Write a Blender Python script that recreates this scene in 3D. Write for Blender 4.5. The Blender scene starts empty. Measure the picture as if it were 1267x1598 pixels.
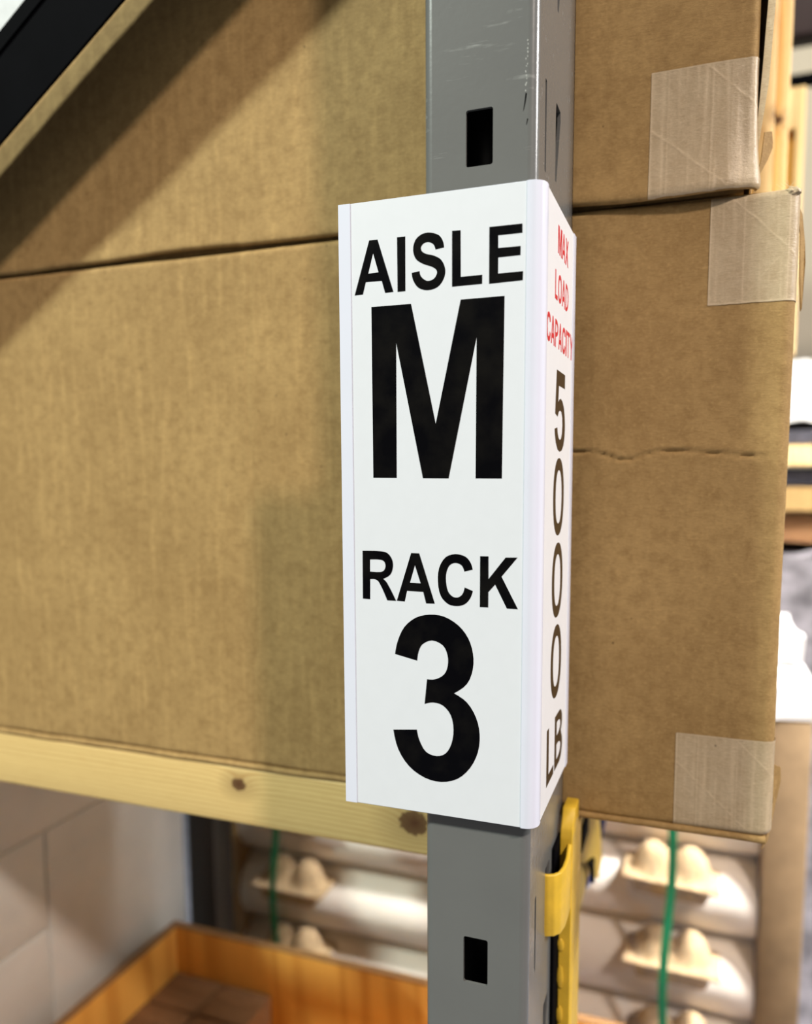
import bpy, bmesh, math, random
from math import sin, cos, pi, radians, sqrt, exp
from mathutils import Vector, Matrix, noise
from mathutils.geometry import tessellate_polygon

# ---------------------------------------------------------------- camera
SC = bpy.context.scene
COL = SC.collection
W_, H_ = 1267, 1598
F_PX, PX, PY = 1207.5, 650.43, 862.89          # focal length and principal point in pixels
AX = Vector((0.9403, 0.0322, -0.3389)).normalized()   # world X in (right, down, forward) camera axes
AY = Vector((0.3404, -0.0990, 0.9351)).normalized()
AZ = Vector((-0.0034, -0.9946, -0.1041)).normalized()
cam_d = bpy.data.cameras.new('camera')
cam = bpy.data.objects.new('camera', cam_d)
COL.objects.link(cam)
SC.camera = cam
right = Vector((AX[0], AY[0], AZ[0])); down = Vector((AX[1], AY[1], AZ[1])); fwd = Vector((AX[2], AY[2], AZ[2]))
m = Matrix((right, -down, -fwd)).transposed().to_4x4()
m.translation = Vector((0.1021, -0.5070, 0.0042))
cam.matrix_world = m
cam_d.sensor_fit = 'HORIZONTAL'
cam_d.sensor_width = 36
cam_d.lens = F_PX*36/W_
cam_d.shift_x = (W_/2-PX)/W_
cam_d.shift_y = (PY-H_/2)/W_
cam_d.clip_start = 0.02
cam_d.dof.use_dof = True
cam_d.dof.focus_distance = 0.535
cam_d.dof.aperture_fstop = 4.0

# ---------------------------------------------------------------- light
world = bpy.data.worlds.new('warehouse_air')
SC.world = world
world.use_nodes = True
bg = world.node_tree.nodes['Background']
bg.inputs[0].default_value = (1.0, 0.93, 0.84, 1)
bg.inputs[1].default_value = 0.19

def area(name, loc, target, size, power, color, size_y=None):
    d = bpy.data.lights.new(name, 'AREA')
    d.energy = power; d.color = color; d.size = size
    if size_y:
        d.shape = 'RECTANGLE'; d.size_y = size_y
    else:
        d.shape = 'DISK'
    o = bpy.data.objects.new(name, d); COL.objects.link(o)
    o.location = loc
    o.rotation_euler = (Vector(target)-Vector(loc)).to_track_quat('-Z', 'Y').to_euler()
    return o
# key light: high up over the aisle, right of the camera; second light: over the aisle on the left
KT = Vector((0.0, 0.1, 0.05))
area('aisle_lamp', KT+Vector((1.0, -1.0, 1.25))*3.6, KT, 0.52, 338, (1.0, 0.85, 0.765))
LT = Vector((-0.1, 0.1, 0.05))
area('aisle_lamp', LT+Vector((-0.88, -1.0, 1.15))*3.0, LT, 0.44, 268, (0.90, 1.0, 0.90))
# unseen fill light, added to brighten the rolls on the far pallet
fl_ = area('roll_fill_light', (1.5, 0.55, 2.0), (0.30, 1.30, -0.85), 0.45, 30, (1.0, 0.97, 0.94))
fl_.data.spread = radians(42)
area('side_fill_light', (2.4, 0.62, 1.5), (0.0, 0.25, 0.0), 0.5, 66, (1.0, 0.97, 0.95))  # unseen fill light, added to lift the right-facing sides of post and sign
area('wall_fill_light', (0.5, 3.6, 3.2), (0.5, 6.0, 0.6), 1.6, 34, (1.0, 0.96, 0.90))  # unseen fill light, added so the back wall reads bright

SC.view_settings.view_transform = 'Standard'
SC.view_settings.look = 'None'
SC.view_settings.gamma = 1
SC.view_settings.use_curve_mapping = False
SC.view_settings.exposure = 0.06

# ---------------------------------------------------------------- helpers
random.seed(4)

def obj(name, bm_or_mesh, mat, parent=None, top=None, smooth=True, angle=35, label=None):
    if isinstance(bm_or_mesh, bmesh.types.BMesh):
        me = bpy.data.meshes.new(name); bm_or_mesh.to_mesh(me); bm_or_mesh.free()
    else:
        me = bm_or_mesh
    if smooth:
        me.polygons.foreach_set('use_smooth', [True]*len(me.polygons))
        me.set_sharp_from_angle(angle=radians(angle))
    if mat and not me.materials:
        me.materials.append(mat)
    o = bpy.data.objects.new(name, me); COL.objects.link(o)
    if parent:
        o.parent = parent
        o.matrix_parent_inverse = Matrix.Translation(-(top or parent).location)
    if label: o['label'] = label
    return o

def thing(name, label, cat, loc, group=None):
    o = bpy.data.objects.new(name, None); COL.objects.link(o)
    o.location = loc; o.empty_display_size = 0.05
    o['label'] = label; o['category'] = cat
    if group: o['group'] = group
    return o

def tag(o, label, cat, group=None):
    o['label'] = label; o['category'] = cat
    if group: o['group'] = group
    return o

def bevel(bm, w, seg=2):
    if w > 0:
        bmesh.ops.bevel(bm, geom=list(bm.edges), offset=w, segments=seg, affect='EDGES', profile=0.5, clamp_overlap=True)

def box_bm(x0, x1, y0, y1, z0, z1, bev=0.0, seg=2, bm=None):
    b = bmesh.new()
    bmesh.ops.create_cube(b, size=1)
    for v in b.verts:
        v.co = Vector((x0+(v.co.x+.5)*(x1-x0), y0+(v.co.y+.5)*(y1-y0), z0+(v.co.z+.5)*(z1-z0)))
    bevel(b, bev, seg)
    if bm is None: return b
    me = bpy.data.meshes.new('tmp'); b.to_mesh(me); b.free(); bm.from_mesh(me); bpy.data.meshes.remove(me)
    return bm

def solid(bm, polys, th, fmap):
    """polys: [outer, hole, ...] of (a,b); front at c=0, back at c=th; fmap(a,b,c)->xyz"""
    flat = [p for poly in polys for p in poly]
    tris = tessellate_polygon([[Vector((a, b, 0)) for a, b in poly] for poly in polys])
    fr = [bm.verts.new(fmap(a, b, 0)) for a, b in flat]
    bk = [bm.verts.new(fmap(a, b, th)) for a, b in flat]
    for t in tris:
        try:
            bm.faces.new([fr[i] for i in t]); bm.faces.new([bk[i] for i in reversed(t)])
        except ValueError: pass
    k = 0
    for poly in polys:
        n = len(poly)
        for i in range(n):
            j = (i+1) % n
            try: bm.faces.new((fr[k+i], bk[k+i], bk[k+j], fr[k+j]))
            except ValueError: pass
        k += n
    bmesh.ops.recalc_face_normals(bm, faces=bm.faces)

def rrect(x0, x1, y0, y1, r, n=4):
    pts = []
    for cx, cy, a0 in ((x1-r, y1-r, 0), (x0+r, y1-r, 90), (x0+r, y0+r, 180), (x1-r, y0+r, 270)):
        for k in range(n+1):
            a = radians(a0+90*k/n); pts.append((cx+r*cos(a), cy+r*sin(a)))
    return pts

def sweep_bm(path, prof, bm=None, closed_prof=True):
    """path: list of Vector; prof: list of (n, b) offsets; simple rotation-minimising sweep"""
    b = bm or bmesh.new()
    rings = []
    up = Vector((0, 0, 1))
    for i, p in enumerate(path):
        t = (path[min(i+1, len(path)-1)]-path[max(i-1, 0)]).normalized()
        if abs(t.dot(up)) > 0.95: u = Vector((1, 0, 0))
        else: u = up
        s = t.cross(u).normalized(); w = s.cross(t).normalized()
        rings.append([b.verts.new(p+w*n+s*q) for n, q in prof])
    m_ = len(prof)
    for i in range(len(rings)-1):
        for k in range(m_ if closed_prof else m_-1):
            b.faces.new((rings[i][k], rings[i][(k+1) % m_], rings[i+1][(k+1) % m_], rings[i+1][k]))
    if closed_prof:
        b.faces.new(list(reversed(rings[0]))); b.faces.new(rings[-1])
    bmesh.ops.recalc_face_normals(b, faces=b.faces)
    return b

def grid_mesh(name, us, vs, f, attrs=None):
    """f(u,v)->xyz; attrs: dict name->g(u,v)"""
    nu, nv = len(us), len(vs)
    verts = [f(u, v) for v in vs for u in us]
    faces = [(j*nu+i, j*nu+i+1, (j+1)*nu+i+1, (j+1)*nu+i) for j in range(nv-1) for i in range(nu-1)]
    me = bpy.data.meshes.new(name); me.from_pydata(verts, [], faces)
    for an, g in (attrs or {}).items():
        a = me.attributes.new(an, 'FLOAT', 'POINT')
        a.data.foreach_set('value', [g(u, v) for v in vs for u in us])
    me.update()
    return me

def frange(a, b, step):
    n = max(1, int(round((b-a)/step)))
    return [a+(b-a)*i/n for i in range(n+1)]

def fbm(x, y, z=0.0, o=3):
    s = 0; a = 1; t = 0
    for i in range(o):
        s += a*noise.noise(Vector((x, y, z+7.3*i))); t += a
        a *= .5; x *= 2.03; y *= 2.03
    return s/t

# ---------------------------------------------------------------- materials
class M:
    def __init__(s, name, rough=0.6, spec=0.5, metal=0.0):
        s.m = bpy.data.materials.new(name); s.m.use_nodes = True
        s.t = s.m.node_tree; s.n = s.t.nodes; s.b = s.n['Principled BSDF']
        s.b.inputs['Roughness'].default_value = rough
        s.b.inputs['Specular IOR Level'].default_value = spec
        s.b.inputs['Metallic'].default_value = metal
        s.co = s.n.new('ShaderNodeNewGeometry').outputs['Position']
    def link(s, a, b): s.t.links.new(a, b)
    def mapping(s, scale=(1, 1, 1), rot=(0, 0, 0), loc=(0, 0, 0), src=None):
        n = s.n.new('ShaderNodeMapping'); n.inputs['Scale'].default_value = scale
        n.inputs['Rotation'].default_value = rot; n.inputs['Location'].default_value = loc
        s.link(src or s.co, n.inputs['Vector']); return n.outputs[0]
    def noise(s, scale, vec=None, detail=4, rough=0.55, dist=0.0):
        n = s.n.new('ShaderNodeTexNoise'); n.inputs['Scale'].default_value = scale
        n.inputs['Detail'].default_value = detail; n.inputs['Roughness'].default_value = rough
        n.inputs['Distortion'].default_value = dist
        s.link(vec or s.co, n.inputs['Vector']); return n.outputs['Fac']
    def ramp(s, fac, stops, interp='LINEAR'):
        n = s.n.new('ShaderNodeValToRGB'); r = n.color_ramp; r.interpolation = interp
        while len(r.elements) < len(stops): r.elements.new(0.5)
        for e, (p, c) in zip(r.elements, stops):
            e.position = p; e.color = (c if isinstance(c, tuple) else (c, c, c))[:3]+(1,)
        s.link(fac, n.inputs[0]); return n.outputs[0]
    def mix(s, a, b, fac, mode='MIX'):
        n = s.n.new('ShaderNodeMix'); n.data_type = 'RGBA'; n.blend_type = mode
        for inp, v in ((n.inputs[0], fac), (n.inputs[6], a), (n.inputs[7], b)):
            if hasattr(v, 'links'): s.link(v, inp)
            elif isinstance(v, tuple): inp.default_value = v[:3]+(1,)
            else: inp.default_value = v
        return n.outputs[2]
    def math(s, op, a, b=0.0, clamp=False):
        n = s.n.new('ShaderNodeMath'); n.operation = op; n.use_clamp = clamp
        for inp, v in ((n.inputs[0], a), (n.inputs[1], b)):
            if hasattr(v, 'links'): s.link(v, inp)
            else: inp.default_value = v
        return n.outputs[0]
    def sep(s, vec=None):
        n = s.n.new('ShaderNodeSeparateXYZ'); s.link(vec or s.co, n.inputs[0]); return n.outputs
    def attr(s, name):
        n = s.n.new('ShaderNodeAttribute'); n.attribute_name = name; return n.outputs['Fac']
    def bump(s, h, strength=0.3, dist=0.001, normal=None):
        n = s.n.new('ShaderNodeBump'); n.inputs['Strength'].default_value = strength
        n.inputs['Distance'].default_value = dist; s.link(h, n.inputs['Height'])
        if normal is not None: s.link(normal, n.inputs['Normal'])
        s.link(n.outputs[0], s.b.inputs['Normal']); return n.outputs[0]
    def color(s, c):
        if hasattr(c, 'links'): s.link(c, s.b.inputs['Base Color'])
        else: s.b.inputs['Base Color'].default_value = c[:3]+(1,)
        return s
    def set(s, k, v):
        if hasattr(v, 'links'): s.link(v, s.b.inputs[k])
        else: s.b.inputs[k].default_value = v
        return s

def srgb(r, g, b):
    f = lambda c: (c/255/12.92 if c/255 <= 0.04045 else ((c/255+0.055)/1.055)**2.4)
    return (f(r), f(g), f(b))

def kraft(name, base, dark, streak=0.5, tape=False):
    k = M(name, rough=0.75 if not tape else 0.36, spec=0.25 if not tape else 0.4)
    vec_v = k.mapping(scale=(1, 1, 0.10))
    vec_h = k.mapping(scale=(0.28, 0.3, 1.7))
    n1 = k.noise(7, detail=4)
    n2 = k.noise(110, vec_v, detail=2)
    n3 = k.noise(850, vec_h, detail=3, rough=0.7)
    n4 = k.noise(95, detail=4, rough=0.6)
    n5 = k.noise(330, detail=3, rough=0.65)
    c = k.mix(base, dark, k.ramp(n1, [(0.35, 0.0), (0.7, 0.5)]))
    left = k.ramp(k.math('ADD', k.sep()[0], 0.5), [(0.35, 1.0), (0.55, 0.25)])
    c = k.mix(c, tuple(min(1, v*1.18) for v in base), k.math('MULTIPLY', k.math('MULTIPLY', k.ramp(n2, [(0.48, 0.0), (0.72, 1.0)]), streak), left))
    c = k.mix(c, dark, k.math('MULTIPLY', k.ramp(n4, [(0.42, 0.0), (0.72, 1.0)]), 0.55))
    c = k.mix(c, tuple(min(1, v*1.25) for v in base), k.math('MULTIPLY', k.ramp(n5, [(0.52, 0.0), (0.75, 1.0)]), 0.45))
    f1 = k.n.new('ShaderNodeTexVoronoi'); f1.inputs['Scale'].default_value = 520
    k.link(k.mapping(scale=(0.30, 0.3, 1.7), rot=(0, 0.35, 0)), f1.inputs['Vector'])
    fib = k.ramp(f1.outputs['Distance'], [(0.0, 1.0), (0.18, 0.0)])
    c = k.mix(c, tuple(min(1, v*1.6) for v in base), k.math('MULTIPLY', fib, k.math('MULTIPLY', k.ramp(k.noise(70), [(0.5, 0.0), (0.62, 1.0)]), 0.4)))
    f2 = k.n.new('ShaderNodeTexVoronoi'); f2.inputs['Scale'].default_value = 38
    k.link(k.co, f2.inputs['Vector'])
    speck = k.ramp(f2.outputs['Distance'], [(0.025, 1.0), (0.045, 0.0)])
    c = k.mix(c, tuple(v*0.25 for v in dark), k.math('MULTIPLY', speck, 0.8))
    c = k.mix(c, tuple(v*0.8 for v in dark), k.math('MULTIPLY', k.ramp(n3, [(0.45, 0.0), (0.75, 1.0)]), 0.5))
    if tape:
        c = k.mix(c, tuple(min(1, v*1.5+0.05) for v in base), k.math('MULTIPLY', k.attr('crease'), 0.6))
    k.color(c)
    k.bump(k.math('ADD', k.math('ADD', n3, n5), k.math('MULTIPLY', n2, 0.5)), 0.45, 0.0006)
    return k.m

def pine(name, base, dark, knots=(), axis='X', ring=70, rough=0.55):
    k = M(name, rough=rough, spec=0.35)
    sc = {'X': (0.07, 1, 1), 'Z': (1, 1, 0.07), 'Y': (1, 0.07, 1)}[axis]
    vec = k.mapping(scale=sc)
    knotmask = None; vecd = vec
    for (kx, ky, kz, rad) in knots:
        d = k.n.new('ShaderNodeVectorMath'); d.operation = 'SUBTRACT'
        k.link(k.co, d.inputs[0]); d.inputs[1].default_value = (kx, ky, kz)
        mp = k.mapping(scale=(1/(rad*1.25), 0.0, 1/rad), src=d.outputs[0])
        l = k.n.new('ShaderNodeVectorMath'); l.operation = 'LENGTH'; k.link(mp, l.inputs[0])
        ll = k.math('ADD', l.outputs['Value'], k.math('MULTIPLY', k.math('SUBTRACT', k.noise(160), 0.5), 0.7))
        # push the rings outwards around the knot
        g = k.math('DIVIDE', 0.018, k.math('ADD', k.math('MULTIPLY', l.outputs['Value'], l.outputs['Value']), 1.2))
        off = k.n.new('ShaderNodeCombineXYZ'); k.link(g, off.inputs['Z']); k.link(g, off.inputs['Y'])
        ad = k.n.new('ShaderNodeVectorMath'); ad.operation = 'ADD'; k.link(vecd, ad.inputs[0]); k.link(off.outputs[0], ad.inputs[1])
        vecd = ad.outputs[0]
        mk = k.ramp(ll, [(0.0, 1.0), (0.85, 0.9), (1.0, 0.45), (1.0, 0.45)])
        mk = k.math('MULTIPLY', mk, k.ramp(ll, [(0.9, 1.0), (1.0, 0.0)]))
        halo = k.ramp(k.math('DIVIDE', l.outputs['Value'], 3.0), [(0.3, 0.35), (1.0, 0.0)])
        mk = k.math('MAXIMUM', mk, halo)
        knotmask = mk if knotmask is None else k.math('MAXIMUM', knotmask, mk)
    wv = k.n.new('ShaderNodeTexWave'); wv.wave_type = 'BANDS'; wv.bands_direction = 'DIAGONAL' if axis != 'X' else 'Z'
    wv.inputs['Scale'].default_value = ring; wv.inputs['Distortion'].default_value = 5.5 if axis == 'X' else 13.0
    wv.inputs['Detail'].default_value = 2; wv.inputs['Detail Scale'].default_value = 0.6
    k.link(vecd, wv.inputs['Vector'])
    c = k.mix(base, dark, k.math('MULTIPLY', k.ramp(wv.outputs['Fac'], [(0.45, 0.0), (0.95, 1.0)]), 0.5))
    fine = k.noise(700, vec, detail=3)
    c = k.mix(c, tuple(min(1, v*1.15) for v in base), k.ramp(k.noise(25, vec), [(0.4, 0.0), (0.75, 0.6)]))
    c = k.mix(c, dark, k.math('MULTIPLY', k.ramp(fine, [(0.5, 0.0), (0.8, 1.0)]), 0.3))
    if knotmask is not None:
        c = k.mix(c, (0.09, 0.035, 0.012), knotmask)
    k.color(c); k.bump(fine, 0.25, 0.0006)
    return k.m

def plain(name, c, rough=0.5, spec=0.5, metal=0.0, var=0.12, sc=30, bump=0.0, coat=0.0):
    k = M(name, rough=rough, spec=spec, metal=metal)
    n = k.noise(sc, detail=5)
    k.color(k.mix(c, tuple(v*(1-2*var) for v in c), k.ramp(n, [(0.35, 0.0), (0.7, 1.0)])))
    if bump: k.bump(k.noise(sc*8), bump, 0.001)
    if coat: k.set('Coat Weight', coat)
    return k.m

KRAFT = kraft('kraft_board', srgb(180, 149, 97), srgb(138, 108, 64), 0.65)
KRAFT_EDGE = kraft('kraft_cut_edge', srgb(238, 222, 186), srgb(205, 176, 130), 0.2)
KRAFT_DARK = kraft('kraft_small_cartons', srgb(134, 98, 64), srgb(108, 74, 44), 0.2)
TAPE = kraft('packing_tape', srgb(200, 182, 150), srgb(176, 154, 120), 0.35, tape=True)
PINE = pine('pine_board', srgb(222, 194, 130), srgb(186, 142, 78), knots=((-0.335, 0.155, -0.3172, 0.0075), (-0.142, 0.155, -0.3284, 0.013)), ring=60)
PINE_UP = pine('pine_upright', srgb(226, 194, 136), srgb(196, 150, 90), knots=((0.186, 0.65, 0.47, 0.006),), axis='Z', ring=50)
PLY = pine('orange_plywood', srgb(230, 172, 82), srgb(184, 116, 38), axis='Z', ring=9, rough=0.4)
PLY_EDGE = plain('plywood_edge', srgb(150, 110, 66), 0.6)

# grey powder-coated steel with scuffs
k = M('grey_rack_paint', rough=0.30, spec=0.5)
sv = k.mapping(scale=(1, 1, 1.0), rot=(0, 0.9, 0.0))
scr = k.noise(130, k.mapping(scale=(0.12, 1, 1), rot=(0, 0.5, 0)), detail=4, rough=0.7)
zz = k.sep()[2]
up_mask = k.ramp(zz, [(0.14, 0.0), (0.20, 1.0)])
scm = k.math('MULTIPLY', k.math('MULTIPLY', k.ramp(scr, [(0.60, 0.0), (0.68, 1.0)]), k.ramp(k.noise(28), [(0.48, 0.0), (0.62, 1.0)])), up_mask)
base = k.mix(srgb(112, 114, 112), srgb(103, 104, 103), k.noise(14))
base = k.mix(base, srgb(164, 166, 162), k.math('MULTIPLY', scm, 0.35))
ys = k.sep()
k.color(base); k.set('Roughness', k.math('ADD', 0.26, k.math('MULTIPLY', scm, 0.25)))
k.bump(k.noise(180, detail=2), 0.06, 0.001)
STEEL = k.m
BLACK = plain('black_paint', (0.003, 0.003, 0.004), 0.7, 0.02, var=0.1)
CHIP = plain('bare_primer', srgb(176, 178, 174), 0.5)
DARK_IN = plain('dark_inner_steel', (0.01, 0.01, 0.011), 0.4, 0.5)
YEL = plain('yellow_beam_paint', srgb(236, 194, 58), 0.42, 0.5, var=0.10, sc=45, bump=0.15)
YEL_DULL = plain('yellow_beam_worn', srgb(206, 172, 84), 0.5, 0.4, var=0.15, sc=20)
BOARD = plain('brown_board', srgb(134, 112, 84), 0.8, 0.2, var=0.15, sc=14)
SLATE = plain('slate_plastic', srgb(74, 74, 84), 0.4, var=0.3)
BLUE = plain('blue_rack_paint', srgb(70, 92, 170), 0.4)
PVC = plain('white_plastic', srgb(226, 231, 246), 0.22, 0.5, var=0.01)
CARD = plain('white_label_card', srgb(225, 230, 237), 0.42, 0.4, var=0.008, sc=90)
CARD_SIDE = plain('warm_label_card', srgb(230, 232, 234), 0.45, 0.4, var=0.01, sc=90)
INK = M('black_ink', rough=0.28, spec=0.12)
INK.color(INK.mix((0.001, 0.001, 0.002), (0.006, 0.0055, 0.005), INK.ramp(INK.noise(45, detail=5), [(0.4, 0.0), (0.7, 1.0)])))
INK.bump(INK.noise(1500, detail=1), 0.1, 0.0004); INK = INK.m
INK_BROWN = plain('brown_black_ink', srgb(62, 46, 24), 0.45, 0.4, var=0.08)
INK_RED = plain('red_ink', srgb(208, 44, 52), 0.45, 0.4, var=0.05)
MAGNET = plain('magnet_rubber', (0.02, 0.02, 0.02), 0.7)
WHITE_CARTON = plain('grey_white_carton', srgb(216, 217, 211), 0.7, 0.2, var=0.06, sc=8)
ROLL = plain('white_foam_roll', srgb(238, 230, 218), 0.5, 0.4, var=0.05, sc=10)
PULP = plain('moulded_pulp', srgb(196, 170, 132), 0.9, 0.1, var=0.15, sc=60, bump=0.5)
STRAP = plain('green_strap', srgb(14, 118, 78), 0.35, 0.5, var=0.05)
SILVER = plain('grey_wrap', srgb(140, 136, 140), 0.3, 0.5, var=0.35, sc=16)
WHITEWRAP = plain('white_wrap', srgb(214, 212, 210), 0.3, 0.5, var=0.03)
BEIGE = plain('beige_wall_paint', srgb(222, 212, 190), 0.8, 0.2, var=0.03, sc=2)
MAROON = plain('dark_maroon_steel', srgb(40, 16, 14), 0.5)
CONC = plain('grey_blue_concrete', srgb(112, 114, 126), 0.7, 0.3, var=0.15, sc=30)
FILM = M('stretch_film', rough=0.12)
tr = FILM.n.new('ShaderNodeBsdfTransparent'); gl = FILM.n.new('ShaderNodeBsdfGlossy')
gl.inputs['Roughness'].default_value = 0.14; tr.inputs[0].default_value = (0.96, 0.96, 0.96, 1)
mx = FILM.n.new('ShaderNodeMixShader'); mx.inputs[0].default_value = 0.10
FILM.link(tr.outputs[0], mx.inputs[1]); FILM.link(gl.outputs[0], mx.inputs[2])
FILM.link(mx.outputs[0], FILM.n['Material Output'].inputs['Surface']); FILM = FILM.m

# ---------------------------------------------------------------- the setting
FLOOR_Z = -1.40
fl = obj('floor', box_bm(-4, 4, -3, 6.2, FLOOR_Z-0.1, FLOOR_Z), CONC, smooth=False); fl['kind'] = 'structure'
wb = obj('wall_back', box_bm(-4, 4, 6.0, 6.2, FLOOR_Z, 3.4), BEIGE, smooth=False); wb['kind'] = 'structure'

# ---------------------------------------------------------------- rack upright
PW, PD, R = 0.0762, 0.145, 0.0062
Z0, Z1 = FLOOR_Z, 0.95
TH = 0.0024
up = thing('rack_upright', 'grey painted steel rack post with punched slots carrying the white sign', 'rack post', (-0.038, 0.07, FLOOR_Z))
bm = bmesh.new()
front_holes = []
pitch = 0.5657
for zc in (0.2188, 0.2188-pitch, 0.2188-2*pitch):
    front_holes.append(rrect(-0.0468, -0.0288, zc-0.0176, zc+0.0176, 0.0016))
solid(bm, [[(-PW+R, Z0), (-R, Z0), (-R, Z1), (-PW+R, Z1)]]+[list(reversed(h)) for h in front_holes], TH, lambda a, b, c: (a, c, b))
side_holes = []
zt = 0.262
tops = [zt+0.1131*i for i in range(-13, 6)]
for t in tops:
    if not (-0.262 > t or t > -0.30): continue
    # tear-shaped slot that narrows downwards, plus a narrow slit near the front corner
    side_holes.append([(0.0645, t-0.053), (0.069, t-0.053), (0.0835, t-0.006), (0.0825, t), (0.066, t), (0.0645, t-0.004)])
    side_holes.append(rrect(0.0245, 0.0295, t-0.060, t-0.002, 0.0012, 2))
solid(bm, [[(R, Z0), (PD, Z0), (PD, Z1), (R, Z1)]]+side_holes, TH, lambda a, b, c: (-c, a, b))
box_bm(-PW, -PW+TH, R, PD, Z0, Z1, 0, bm=bm)
box_bm(-PW, -0.050, PD-TH, PD, Z0, Z1, 0, bm=bm)
box_bm(-0.030, 0, PD-TH, PD, Z0, Z1, 0, bm=bm)
for cx, a0 in ((-R, -90), (-PW+R, 180)):          # rounded vertical corners
    ring = []
    for i in range(9):
        a = radians(a0+90*i/8)
        ring.append((cx+R*cos(a), R+R*sin(a)))
    inner = [(cx+(x-cx)*(R-TH)/R, R+(y-R)*(R-TH)/R) for x, y in reversed(ring)]
    solid(bm, [ring+inner], Z1-Z0, lambda a, b, c: (a, b, Z0+c))
bmesh.ops.remove_doubles(bm, verts=bm.verts, dist=1e-5)
obj('post_body', bm, STEEL, up, angle=30)
for pts in ([(-0.0078, 0.2412), (-0.0069, 0.2408), (-0.0076, 0.2362), (-0.0086, 0.2318), (-0.0093, 0.2302), (-0.0086, 0.2350)],
            [(-0.0066, 0.2256), (-0.0060, 0.2254), (-0.0068, 0.2222), (-0.0073, 0.2220)]):
    bm = bmesh.new(); solid(bm, [pts], 0.0001, lambda a, q, c: (a, -c, q)); obj('paint_chip', bm, BLACK, up, smooth=False, label='dark chip in the grey paint')
for i in range(14):
    bm = bmesh.new(); cx = -0.0072+random.uniform(-.001, .0008); cz = 0.243+i*0.0022+random.uniform(-.0008, .0008)
    solid(bm, [[(cx+0.0005*cos(q)*random.uniform(.4, 1.2), cz+0.0009*sin(q)*random.uniform(.4, 1.2)) for q in (0, 1, 2, 3, 4, 5)]], 0.00008, lambda a, q, c: (a, -c, q))
    obj('paint_chip', bm, CHIP, up, smooth=False)
# floor plate and the dark liner tube that shows through the punched slots
obj('base_plate', box_bm(-PW-0.02, 0.02, -0.02, PD+0.005, FLOOR_Z, FLOOR_Z+0.006, 0.001), STEEL, up)
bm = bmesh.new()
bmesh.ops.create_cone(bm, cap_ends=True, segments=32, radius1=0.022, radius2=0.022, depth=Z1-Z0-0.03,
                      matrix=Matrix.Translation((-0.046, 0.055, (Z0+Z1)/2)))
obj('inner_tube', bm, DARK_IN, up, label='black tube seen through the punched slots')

# ---------------------------------------------------------------- diagonal brace (C channel)
mb = 0.66
def brace_poly(b0, b1, x0=-0.95, x1=-0.0765):
    return [(x0, mb*x0+b0), (x1, mb*x1+b0), (x1, mb*x1+b1), (x0, mb*x0+b1)]
br = thing('diagonal_brace', 'black steel diagonal brace crossing in front of the upper carton at top left', 'brace', (-0.5, 0.09, 0.35))
bm = bmesh.new()
solid(bm, [brace_poly(0.664, 0.757)], 0.003, lambda a, b, c: (a, 0.081+c, b))
obj('web', bm, BLACK, br)
bm = bmesh.new()
solid(bm, [brace_poly(0.7535, 0.757)], 0.050, lambda a, b, c: (a, 0.084+c, b))
obj('flange', bm, BLACK, br)
bm = bmesh.new()
solid(bm, [brace_poly(0.738, 0.742)], 0.003, lambda a, b, c: (a, 0.079+c, b))
obj('rib', bm, BLACK, br)

# ---------------------------------------------------------------- cartons
YB = 0.155
def corrug(x, z, s):
    """small relief of the board, metres along the outward normal"""
    h = 0.00010*sin(x*2*pi/0.0078+1.5*fbm(x*9, z*2, s))*(0.45+0.9*fbm(x*4, z*3, s+4))
    h += 0.0011*fbm(x*5.5, z*2.0, s+9)+0.00045*fbm(x*30, z*5, s+2, 2)
    return h

def crease_h(d, w, depth):
    return -depth*exp(-(d/w)**2)

def lower_h(x, z, y=0):
    s = 1.7
    h = corrug(x, z, s)
    # horizontal buckle right of the post, dipping where it kinks
    zc = 0.0205-0.007*exp(-((x-0.045)/0.016)**2)-0.006*max(0, (x-0.09))/0.07
    f = 1/(1+exp(-(x+0.06)/0.02))*1/(1+exp((x-0.150)/0.004))
    d = z-zc
    h += f*(crease_h(d, 0.0012, 0.0022)+(0.0016*exp(-abs(d)/0.010) if d > 0 else 0.0006*exp(-abs(d)/0.014)))
    # faint vertical dent left of the post
    h += crease_h(x+0.309+0.004*sin(z*20), 0.0016, 0.0006)
    return h

def upper_h(x, z, y=0):
    h = corrug(x, z, 5.2)
    # the lower edge bulges out over the carton beneath
    w = 1/(1+exp(-(x+0.02)/0.03))*(0.35+0.65/(1+exp((x-0.124)/0.003)))
    h += (0.002+0.0105*w)*exp(-max(0, z-0.224)/(0.018+0.018*w))*(0.8+0.5*max(-0.4, fbm(x*9, 3.3, 1.0)))
    return h

def roll(z, zb, zt, rb, rt):
    """inset towards top and bottom folds"""
    i = 0
    if z < zb+rb: i = rb-sqrt(max(0, rb*rb-(zb+rb-z)**2))
    if z > zt-rt: i = max(i, rt-sqrt(max(0, rt*rt-(z-zt+rt)**2)))
    return i

def make_wrap(x0, x1, y1, rc, zb, zt, hf, rb=0.006, rt=0.006, edge_wobble=None):
    """returns f(u, z, off): u runs along the front from x0, round the right corner and back along the side"""
    ub = x1-rc
    arc = rc*pi/2
    def f(u, z, off=0.0):
        zz = z
        ins = roll(z, zb, zt, rb, rt)
        h = hf(min(u, ub+arc), z)+off-ins
        if edge_wobble: zz = z+edge_wobble(u, z)
        if u <= ub: return (u, YB-h, zz)
        if u <= ub+arc:
            a = (u-ub)/rc
            r_ = rc+h
            return (ub+r_*sin(a), YB+rc-r_*cos(a), zz)
        return (x1+h, YB+rc+(u-ub-arc), zz)
    umax = ub+arc+(y1-YB-rc)
    return f, ub, arc, umax

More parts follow.
